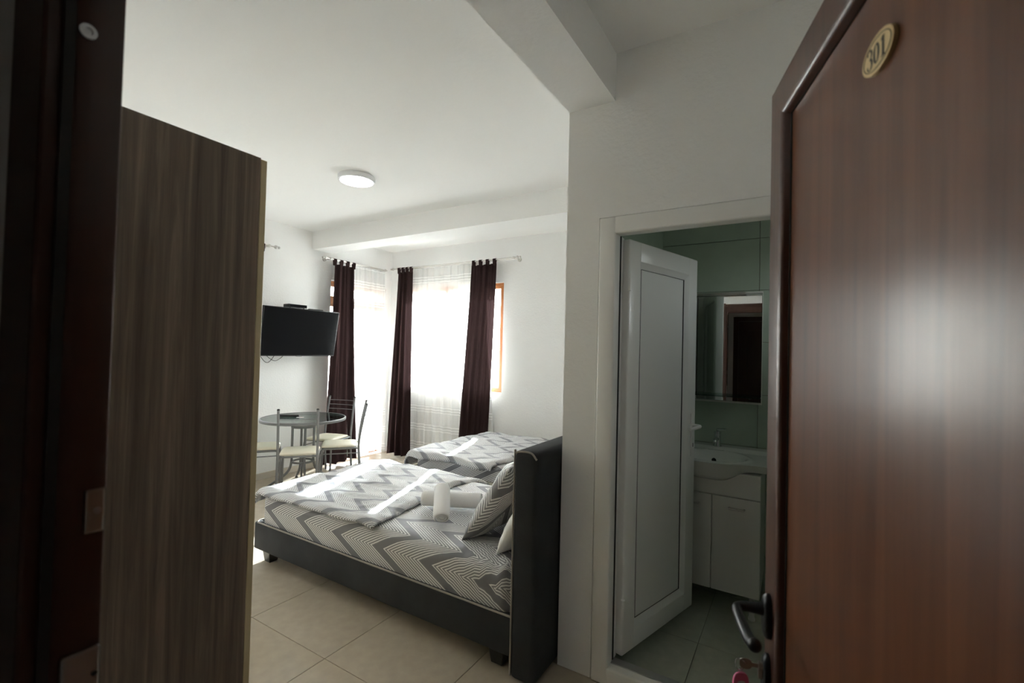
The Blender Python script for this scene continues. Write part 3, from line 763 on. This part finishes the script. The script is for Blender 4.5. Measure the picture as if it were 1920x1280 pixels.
# lever handle
hx, hz = LW-.040, .908
def ov(w, h, n=28, p=2.6): return [(w*math.copysign(abs(math.cos(2*PI*k/n))**(2/p), math.cos(2*PI*k/n)), h*math.copysign(abs(math.sin(2*PI*k/n))**(2/p), math.sin(2*PI*k/n))) for k in range(n)]
def dome(w, h, cx, cz, d):
    bm = bmesh.new(); rings = []
    for k, (s, y) in enumerate(((1, 0), (1, d*.5), (.9, d*.85), (.7, d), (.35, d*1.05))):
        rings.append([bm.verts.new((cx+u*s, y, cz+v*s)) for u, v in ov(w, h)])
    for A, B in zip(rings, rings[1:]):
        for i in range(len(A)): bm.faces.new((A[i], A[(i+1) % len(A)], B[(i+1) % len(A)], B[i]))
    bm.faces.new(rings[0][::-1]); bm.faces.new(rings[-1]); return bm
hd = obj('handle_rose', dome(.019, .046, hx, hz, .014), 'handle_black', dl, smooth=True)
pth = bez([(hx, .010, hz+.013), (hx, .026, hz+.013), (hx, .046, hz+.013), (hx-.004, .060, hz+.013), (hx-.016, .066, hz+.012), (hx-.06, .066, hz+.008), (hx-.105, .064, hz+.006), (hx-.128, .058, hz+.006)], 5)
rad = [.0135-.0035*min(1, i/8) if i < 12 else .0095+.0022*(i-12)/(len(pth)-12) for i in range(len(pth))]
bm = tb(pth, rad, 14); sphere(bm, (hx-.127, .0585, hz+.006), .0125, 14); obj('lever', bm, 'handle_black', hd, smooth=True)
lk = obj('lock_escutcheon', dome(.017, .050, hx+.004, .778, .012), 'handle_black', dl, smooth=True)
def cyl_y(cx, cz, y0, y1, r, seg=20): return tb([(cx, y0, cz), (cx, y1, cz)], r, seg)
kx, kz = hx+.004, .800
bm = cyl_y(kx, kz, .008, .020, .0085); bx(bm, kx-.005, kx+.005, .008, .020, kz-.024, kz); obj('lock_cylinder', bm, 'nickel', lk, smooth=True)
for z in (.28, 1.0, 1.75):
    obj('hinge', tb([(.0, -.050, z-.05), (.0, -.050, z+.05)], .008, 12), 'steel_plate', dl, smooth=True)
# inner handle
bm = tb([(hx, -.045, hz+.013), (hx, -.10, hz+.013), (hx-.11, -.10, hz+.008)], .010, 12); obj('inner_handle', bm, 'handle_black', dl, smooth=True)
# key in the lock
kt = thing('key_with_tag', 'key in the door lock with ring and pink plastic tag', 'key', hinge + Matrix.Rotation(ang, 3, 'Z') @ Vector((kx, .020, kz)), rz=ang)
bm = box(-.0012, .0012, -.006, .012, -.004, .004); obj('key_blade', bm, 'nickel', kt)
bm = bmesh.new(); prism(bm, ov(.012, .011), -.0013, .0013, lambda u, v, h: (h, .024+u, v)); obj('key_bow', bm, 'nickel', kt)
obj('key_ring', tb([(.004*math.sin(4*PI*k/24), .033+.011*math.cos(2*PI*k/24), -.004+.011*math.sin(2*PI*k/24)) for k in range(24)], .0011, 6, closed=True), 'chrome', kt, smooth=True)
obj('chain_link', tb([(.0, .034+.003*math.cos(2*PI*k/14), -.021+.010*math.sin(2*PI*k/14)) for k in range(14)], .0009, 6, closed=True), 'chrome', kt, smooth=True)
tgm = bmesh.new(); prism(tgm, [(u, v) for u, v in ov(.0165, .034, 32, 3.4)], -.0028, .0028, lambda u, v, h: (-.004-u*.25-h*.97, .034+u*.97-h*.25, -.052+v))
bmesh.ops.bevel(tgm, geom=tgm.edges[:], offset=.0009, segments=2, affect='EDGES')
tgo = obj('tag_body', tgm, 'pink', kt, smooth=True)
pp = bmesh.new(); prism(pp, ov(.011, .021, 24, 3), .0029, .0034, lambda u, v, h: (-.004-u*.25-h*.97, .034+u*.97-h*.25, -.055+v)); obj('paper_insert', pp, 'paper', tgo)

# ------------------------------------------------------------------ bathroom door
bf = thing('trim_4', 'white plastic frame around the bathroom doorway', 'door frame', (-.34, YBF, 0), kind='structure')
def bl(o): o.location = (.34, -YBF, 0); return o
X0, X1, FZ = BD[0]+.004, BD[1]-.004, BD[3]-.002
iw = .078
def pvc_bar(horiz, a0, a1, b0, b1):
    return box(*((a0, a1) if horiz else (b0, b1)), YBF-.012, YBF+.058, *((b0, b1) if horiz else (a0, a1)), bev=.009, seg=3)
bl(obj('frame_post', pvc_bar(False, 0, FZ, X0, X0+iw), 'pvc', bf, smooth=True))
bl(obj('frame_post', pvc_bar(False, 0, FZ, X1-iw, X1), 'pvc', bf, smooth=True))
bl(obj('frame_head', pvc_bar(True, X0+iw-.009, X1-iw+.009, FZ-iw, FZ), 'pvc', bf, smooth=True))
bl(obj('frame_sill', pvc_bar(True, X0+iw-.009, X1-iw+.009, 0, .078), 'pvc', bf, smooth=True))
for a, b, c, d in ((X0+iw-.004, X0+iw+.004, .078, FZ-iw), (X1-iw-.004, X1-iw+.004, .078, FZ-iw)):
    bl(obj('seal', box(a, b, YBF+.052, YBF+.060, c, d), 'gasket', bf))
    bl(obj('rebate', box(a-.020, b-.002, YBF+.058, YBF+.10, c, d), 'pvc', bf))
bl(obj('sill_track', box(X0+iw, X1-iw, YBF+.03, YBF+.075, .060, .082, bev=.003), 'steel_plate', bf))
hp = Vector((-.648, 2.075, 0)); bd = Vector((.19, .655, 0)).normalized(); bang = math.atan2(bd.y, bd.x)
BLW, BZ0, BZ1 = .665, .088, 1.975
b2 = thing('door_2', 'half open white plastic bathroom door with a recessed panel', 'door', hp, rz=bang, kind='structure')
# local x hinge->free, visible face towards -y local
def bb(x0, x1, z0, z1, y0=-.0, y1=.055, bev=.008): return box(x0, x1, y0, y1, z0, z1, bev=bev, seg=3)
rw = .098
obj('stile', bb(0, rw, BZ0, BZ1), 'pvc', b2, smooth=True); obj('stile', bb(BLW-rw, BLW, BZ0, BZ1), 'pvc', b2, smooth=True)
obj('rail', bb(rw-.008, BLW-rw+.008, BZ0, BZ0+rw), 'pvc', b2, smooth=True); obj('rail', bb(rw-.008, BLW-rw+.008, BZ1-rw, BZ1), 'pvc', b2, smooth=True)
# sloped glazing beads
def bead(p0, p1, ax, sgn):
    bm = bmesh.new(); w, dpt = .026, .016
    pr_ = [(0, .001), (w, dpt), (w, .03), (0, .03)]
    A, B = [], []
    for u, y in pr_:
        if ax == 'v': a, b = (p0[0]+sgn*u, y, p0[1]+u), (p0[0]+sgn*u, y, p1[1]-u)
        else: a, b = (p0[0]+u, y, p0[1]+sgn*u), (p1[0]-u, y, p0[1]+sgn*u)
        A.append(bm.verts.new(a)); B.append(bm.verts.new(b))
    for i in range(4): bm.faces.new((A[i], A[(i+1) % 4], B[(i+1) % 4], B[i]))
    bm.faces.new(A); bm.faces.new(B[::-1]); return bm
ax0, ax1, az0, az1 = rw-.002, BLW-rw+.002, BZ0+rw-.002, BZ1-rw+.002
obj('bead', bead((ax0, az0), (ax0, az1), 'v', 1), 'pvc', b2); obj('bead', bead((ax1, az0), (ax1, az1), 'v', -1), 'pvc', b2)
obj('bead', bead((ax0, az0), (ax1, az0), 'h', 1), 'pvc', b2); obj('bead', bead((ax0, az1), (ax1, az1), 'h', -1), 'pvc', b2)
obj('door_panel', box(rw, BLW-rw, .019, .040, BZ0+rw, BZ1-rw), 'pvc_panel', b2)
bm = bmesh.new(); e = rw+.0255; tube(bm, [(e, .0175, BZ0+e), (BLW-e, .0175, BZ0+e), (BLW-e, .0175, BZ1-e), (e, .0175, BZ1-e)], .0028, 6, closed=True); obj('seal', bm, 'gasket', b2)
hl = obj('handle_plate', box(BLW-.058, BLW-.028, -.009, .0005, .905, 1.135, bev=.004), 'pvc', b2, smooth=True)
c = BLW-.043
obj('lever', tb(bez([(c, -.006, 1.07), (c, -.035, 1.07), (c-.008, -.050, 1.07), (c-.03, -.054, 1.069), (c-.075, -.052, 1.066), (c-.105, -.045, 1.062)], 6), .0095, 12), 'pvc', hl, smooth=True)
obj('keyhole', box(c-.003, c+.003, -.0096, -.008, .955, .975), 'hole', hl)
for z in (.30, 1.78): obj('hinge', tb([(-.006, -.004, z-.045), (-.006, -.004, z+.045)], .009, 12), 'pvc', b2, smooth=True)

# ------------------------------------------------------------------ bathroom furniture
VX0, VX1, VYF = -.650, -.148, 2.865
vt = thing('vanity_cabinet', 'white bathroom vanity cabinet with two doors under the basin', 'cabinet', ((VX0+VX1)/2, YBB-.22, 0))
vc = ((VX0+VX1)/2, YBB-.22)
def vl(o): o.location = (-vc[0], -vc[1], 0); return o
vl(obj('body', box(VX0, VX1, VYF+.018, YBB-.004, .135, .80, bev=.001, seg=1), 'vanity_white', vt))
xm = -.394
vl(obj('fascia', box(VX0+.001, VX1-.001, VYF, VYF+.017, .668, .80, bev=.0015, seg=1), 'vanity_white', vt))
for a, b, hxx in ((VX0+.001, xm-.002, -.50), (xm+.002, VX1-.001, -.265)):
    dr = vl(obj('door', box(a, b, VYF, VYF+.017, .137, .663, bev=.002, seg=1), 'vanity_white', vt))
    obj('groove', box(a+.002, b-.002, VYF-.0003, VYF+.001, .535, .537), 'gasket' if False else 'vanity_white', dr)
    bm = tb([(hxx-.038, VYF-.002, .607), (hxx-.038, VYF-.022, .607), (hxx+.038, VYF-.022, .607), (hxx+.038, VYF-.002, .607)], .0055, 10); obj('bar_handle', bm, 'steel_rod', dr, smooth=True)
for lx in (VX0+.04, VX1-.04):
    for ly in (VYF+.05, YBB-.05):
        bm = lathe([(0, 0), (.018, 0), (.018, .01), (.014, .02), (.014, .135), (0, .135)], 16, c=(lx, ly, 0)); vl(obj('leg', bm, 'vanity_white', vt, smooth=True))
# basin: slab with bowl bulging forward and down
bs = thing('wash_basin', 'white ceramic wash basin with bulging bowl on the vanity', 'basin', (vc[0], vc[1], .80))
bx0, bx1 = VX0-.025, VX1+.035; bmx = -.415; rim = .858
def front(x): return VYF-.018-.072*math.exp(-((x-bmx)/.165)**4)
def btop(x, y):
    ex, ey = (x-bmx)/.185, (y-(VYF+.12))/.165
    r = math.sqrt(ex*ex+ey*ey)
    bowl = .105*max(0, 1-r**2.4) if r < 1 else 0
    back = .018*min(1, max(0, (y-(YBB-.12))/.03))
    lip = .006*math.exp(-((r-1.08)/.07)**2)
    return rim-bowl+back+lip
def bbot(x, y):
    d = math.exp(-((x-bmx)/.15)**4)*max(0, 1-abs((y-(VYF+.06))/.20)**2.2)
    return .812-.075*max(0, d)
nu, nv = 56, 40
bm = bmesh.new()
def gp(s, t): x = bx0+(bx1-bx0)*s; yF = front(x); return x, (YBB-.004)+(yF-(YBB-.004))*t
T = [[bm.verts.new((gp(i/nu, j/nv)[0]-vc[0], gp(i/nu, j/nv)[1]-vc[1]-(.0 if j < nv else -.0), btop(*gp(i/nu, j/nv))-.80)) for j in range(nv+1)] for i in range(nu+1)]
def gb(i, j):
    x, y = gp(i/nu, j/nv); k = j/nv
    yy = y+(.045*max(0, (k-.6)/.4)**2)
    return (x-vc[0]+(.006 if i == 0 else -.006 if i == nu else 0), yy-vc[1], (bbot(x, y) if j else .812)-.80)
Bt = [[bm.verts.new(gb(i, j)) for j in range(nv+1)] for i in range(nu+1)]
for i in range(nu):
    for j in range(nv):
        bm.faces.new((T[i][j], T[i+1][j], T[i+1][j+1], T[i][j+1])); bm.faces.new((Bt[i][j], Bt[i][j+1], Bt[i+1][j+1], Bt[i+1][j]))
    # front skirt with a mid ring
    for j in (0, nv): bm.faces.new((T[i][j], Bt[i][j], Bt[i+1][j], T[i+1][j]))
for j in range(nv):
    for i in (0, nu): bm.faces.new((T[i][j], T[i][j+1], Bt[i][j+1], Bt[i][j]))
o = obj('bowl', bm, 'ceramic', bs, smooth=True)
bm = tb([(bmx-vc[0], YBB-.135-vc[1], .010), (bmx-vc[0], YBB-.145-vc[1], .014)], .013, 16); bs_o = obj('overflow_hole', bm, 'hole', bs)
bs_o.location = (0, -.075, .0)
tp = thing('faucet', 'chrome single lever mixer tap on the basin', 'tap', (-.415, YBB-.075, rim+.018))
obj('tap_body', lathe([(0, 0), (.025, 0), (.025, .004), (.021, .010), (.020, .075), (.022, .085), (.020, .095), (0, .098)], 20), 'chrome', tp, smooth=True)
obj('spout', tb(bez([(0, -.01, .045), (0, -.05, .052), (0, -.09, .055), (0, -.115, .050), (0, -.122, .040)], 5), .012, 12), 'chrome', tp, smooth=True)
bm = tb(bez([(0, .01, .098), (.0, -.02, .108), (.03, -.05, .116), (.06, -.085, .122)], 5), .008, 10, ry=.0055); obj('tap_lever', bm, 'chrome', tp, smooth=True)
mr = thing('bathroom_mirror', 'rectangular bathroom mirror with a glass shelf, reflecting the entrance doorway', 'mirror', (-.415, YBB, 1.15))
obj('backing', box(-.242, .242, -.020, -.001, .0, .71), 'vanity_white', mr)
obj('mirror_glass', box(-.24, .24, -.025, -.0201, .012, .70, bev=.002, seg=1), 'mirror', mr)
obj('glass_shelf', box(-.24, .24, -.13, -.026, .045, .052, bev=.001, seg=1), 'shelf_glass', mr)
for s in (-.18, .18): obj('shelf_bracket', tb([(s, -.025, .040), (s, -.09, .040)], .006, 10), 'chrome', mr, smooth=True)
obj('lamp_bar', box(-.15, .15, -.05, -.021, .688, .708, bev=.003), 'steel_rod', mr)

# ------------------------------------------------------------------ television and box
TVr = thing('television', 'black flat screen television tilted on a wall bracket', 'television', (-4.672, 3.15, 1.332), rot=(0, math.radians(9), 0))
# local: y along wall, z up, x towards room
obj('tv_case', box(-.035, 0, -.455, .455, 0, .522, bev=.004), 'tv_body', TVr, smooth=True)
obj('screen', box(-.001, .0012, -.447, .447, .014, .514), 'tv_screen', TVr)
obj('maker_badge', box(0, .0022, -.035, .035, -.003, .009, bev=.0008, seg=1), 'plastic_black', TVr)
bm = bmesh.new()
for k in range(5): bx(bm, .0022, .0026, -.026+k*.011, -.019+k*.011, .001, .006)
obj('badge_lettering', bm, 'logo_grey', TVr)
obj('bulge', box(-.068, -.034, -.28, .28, .06, .36, bev=.012), 'tv_body', TVr, smooth=True)
bm = bmesh.new(); bx(bm, -.135, -.068, -.10, .10, .16, .30); obj('wall_bracket', bm, 'tv_body', TVr)
sb = thing('set_top_box', 'small black set-top box on top of the television', 'set-top box', (-4.612, 3.07, 1.851), rz=0)
obj('case', box(-.085, .025, -.105, .105, .006, .040, bev=.004), 'plastic_black', sb, smooth=True)
obj('front_panel', box(.025, .028, -.098, .098, .010, .036, bev=.001, seg=1), 'tv_screen', sb)
for y in (-.08, .08): obj('foot', lathe([(0, 0), (.009, 0), (.009, .006), (0, .006)], 10, c=(0, y, 0)), 'dark_cap', sb)
ir = obj('cable_strip', box(-.02, .0, -.09, .09, 0, .008, bev=.002), 'plastic_black', loc=(-4.60, 3.30, 1.851)); tag(ir, 'thin black strip lying on top of the television right of the box', 'strip')
for i, (ya, yb, sag, xo) in enumerate(((2.76, 2.93, .085, -4.76), (2.82, 3.03, .065, -4.75))):
    zt = 1.345
    pts = [(xo+.01*math.sin(6*k/20), ya+(yb-ya)*k/20, zt-sag*(1-(2*k/20-1)**2)) for k in range(21)]
    ctr = Vector((xo, ya, zt))
    tag(obj('cable', tb([Vector(p)-ctr for p in pts], .0028, 6), 'plastic_black', loc=ctr, smooth=True), ['black cable looping deepest below the left end of the television', 'black cable with the wider shallower loop below the television'][i], 'cable')

# ------------------------------------------------------------------ table and chairs
TC = (-4.37, 3.03); TZ, TR = .700, .415
tt = thing('dining_table', 'round glass topped table with grey metal rim and pedestal', 'table', (*TC, 0))
obj('glass_top', lathe([(0, TZ-.010), (TR-.014, TZ-.010), (TR-.014, TZ), (0, TZ)], 64), 'table_glass', tt, smooth=True)
obj('rim', lathe([(TR-.016, TZ-.026), (TR-.002, TZ-.026), (TR, TZ-.020), (TR, TZ-.002), (TR-.004, TZ+.002), (TR-.014, TZ+.002), (TR-.014, TZ-.010), (TR-.016, TZ-.026)], 64), 'grey_tube', tt, smooth=True)
for k in range(4):
    a = PI/4+k*PI/2+.35; c, s = math.cos(a), math.sin(a)
    pts = bez([(c*.105, s*.105, TZ-.012), (c*.105, s*.105, .45), (c*.105, s*.105, .26), (c*.14, s*.14, .15), (c*.24, s*.24, .075), (c*.31, s*.31, .03), (c*.325, s*.325, .012)], 6)
    leg = obj('pedestal_leg', tb(pts, .0125, 10), 'grey_tube', tt, smooth=True)
    obj('foot_cap', lathe([(0, 0), (.016, 0), (.014, .012), (0, .014)], 12, c=(c*.325, s*.325, 0)), 'dark_cap', leg)
obj('pedestal_ring', lathe([(.088, .60), (.118, .60), (.118, .628), (.088, .628), (.088, .60)], 32), 'grey_tube', tt, smooth=True)
obj('pedestal_shelf', lathe([(0, .612), (.088, .612), (.088, .618), (0, .618)], 32), 'table_glass', tt)
obj('pedestal_ring', lathe([(.09, .24), (.112, .24), (.112, .255), (.09, .255), (.09, .24)], 32), 'grey_tube', tt, smooth=True)

def make_chair(label):
    t = thing('dining_chair', label, 'chair', group='chairs around the round glass table')
    SW, SD, SZ = .178, .175, .44
    # seat pad tapered, puffed
    def fs(side):
        def g(s, q):
            a, b = s*2-1, q*2-1
            w = SW*(.93+.07*q)*(1-.05*abs(b)**6); d = SD*(1-.05*abs(a)**6)
            e = max(0, (1-abs(a)**7)*(1-abs(b)**7))**.5
            return Vector((a*w, b*d+.005, SZ-.018+(.020 if side > 0 else -.016)*e+(.006*(1-a*a)*(1-b*b) if side > 0 else 0)))
        return g
    bm = grid(22, 22, fs(1)); grid(22, 22, fs(-1), None, bm); bmesh.ops.remove_doubles(bm, verts=bm.verts, dist=.0006)
    obj('seat', bm, 'cream_vinyl', t, smooth='all')
    px_, py_ = SW-.008, -SD-.012
    for s in (-1, 1):
        pts = bez([(s*px_, py_-.035, 0), (s*px_, py_-.012, .22), (s*px_, py_, .42), (s*px_, py_-.022, .62), (s*px_*.98, py_-.068, .855)], 6)
        bp = obj('back_post', tb(pts, .0115, 10), 'grey_tube', t, smooth=True)
        obj('post_cap', lathe([(0, 0), (.0125, 0), (.0125, .008), (.008, .013), (0, .014)], 12, c=(s*px_*.98, py_-.068, .852)), 'dark_cap', bp, smooth=True)
        pts = bez([(s*px_, py_, .405), (s*px_, 0, .405), (s*px_, SD-.05, .405), (s*px_, SD-.012, .393), (s*px_, SD+.002, .35), (s*(px_+.004), SD+.012, .18), (s*(px_+.008), SD+.022, 0)], 7)
        obj('front_leg', tb(pts, .0105, 10), 'grey_tube', t, smooth=True)
        obj('side_stretcher', tb([(s*px_, py_-.003, .355), (s*(px_+.002), SD+.002, .355)], .006, 8), 'grey_tube', t, smooth=True)
    obj('seat_crossbar', tb([(-px_, py_, .408), (px_, py_, .408)], .009, 8), 'grey_tube', t, smooth=True)
    obj('seat_crossbar', tb([(-px_, SD-.045, .404), (px_, SD-.045, .404)], .008, 8), 'grey_tube', t, smooth=True)
    for z, yb in ((.815, -.060), (.765, -.050), (.715, -.040)):
        pts = [(px_*(2*k/14-1), py_+yb-.022*(1-(2*k/14-1)**2), z) for k in range(15)]
        obj('back_slat', tb(pts, .0035, 8, ry=.0075), 'grey_tube', t, smooth=True)
    return t
def dup(root, loc, rz, label):
    r = root.copy(); COL.objects.link(r); r.location = loc; r.rotation_euler = (0, 0, rz); r['label'] = label
    for ch in list(root.children):
        c = ch.copy(); COL.objects.link(c); c.parent = r
        for g in ch.children:
            d = g.copy(); COL.objects.link(d); d.parent = c
    return r
def face(dx, dy): return math.atan2(dy, dx)-PI/2
A = make_chair('metal chair with cream seat nearest the bed, its slatted back towards the camera')
A.location = (-4.105, 2.815, 0); A.rotation_euler = (0, 0, face(-.765, .64))
dup(A, (-4.095, 3.275, 0), face(-.65, -.76), 'metal chair with cream seat seen from its side, nearest the balcony sheer')
dup(A, (-4.49, 3.42, 0), face(.30, -.95), 'metal chair with cream seat behind the table before the dark curtain')
dup(A, (-4.585, 2.70, 0), face(.55, .83), 'metal chair with cream seat left of the table, half hidden by the wardrobe')
rm = thing('remote_control', 'black remote control lying on the glass table', 'remote control', (TC[0]-.16, TC[1]-.07, TZ+.001), rz=math.radians(40))
obj('case', box(-.11, .11, -.024, .024, 0, .020, bev=.007, seg=3), 'plastic_black', rm, smooth=True)
for i in range(6):
    for j in range(3): obj('button', box(-.085+i*.026, -.073+i*.026, -.016+j*.012, -.008+j*.012, .0195, .0222, bev=.001, seg=1), 'logo_grey' if (i+j) % 4 == 0 else 'dark_cap', rm)
cdp = obj('paper_card', box(-.035, .035, -.022, .022, 0, .0015), 'paper', loc=(TC[0]-.02, TC[1]-.03, TZ+.0005), rot=(0, 0, .7)); tag(cdp, 'small white card on the glass table beside the remote', 'card')

# ------------------------------------------------------------------ ceiling lamp
cl = thing('ceiling_lamp', 'round white flush ceiling lamp, lit', 'lamp', (-2.985, 2.465, H))
obj('housing', lathe([(0, -.001), (.138, -.001), (.142, -.006), (.142, -.034), (.138, -.040), (.126, -.040), (.126, -.034), (0, -.034)], 48), 'lamp_white', cl, smooth=True)
obj('lamp_diffuser', lathe([(0, -.0345), (.1255, -.0345), (.1255, -.041), (.11, -.043), (0, -.044)], 48), 'diffuser', cl, smooth=True)

# portals guide the sky light through the three openings
def portal(name, loc, rot, sx, sy):
    l = bpy.data.lights.new(name, 'AREA'); l.shape = 'RECTANGLE'; l.size = sx; l.size_y = sy; l.cycles.is_portal = True
    o = bpy.data.objects.new(name, l); COL.objects.link(o); o.location = loc; o.rotation_euler = rot
portal('portal_back', ((W1[0]+W1[1])/2, YB+WT+.01, (W1[2]+W1[3])/2), (-PI/2, 0, 0), W1[1]-W1[0], W1[3]-W1[2])
portal('portal_door', (XL-WT-.01, (D3[0]+D3[1])/2, D3[3]/2), (0, -PI/2, 0), D3[3], D3[1]-D3[0])
portal('portal_bath', (1.01, (W3[0]+W3[1])/2, (W3[2]+W3[3])/2), (0, PI/2, 0), W3[3]-W3[2], W3[1]-W3[0])
portal('portal_left', (XL-WT-.01, (W2[0]+W2[1])/2, (W2[2]+W2[3])/2), (0, -PI/2, 0), W2[3]-W2[2], W2[1]-W2[0])
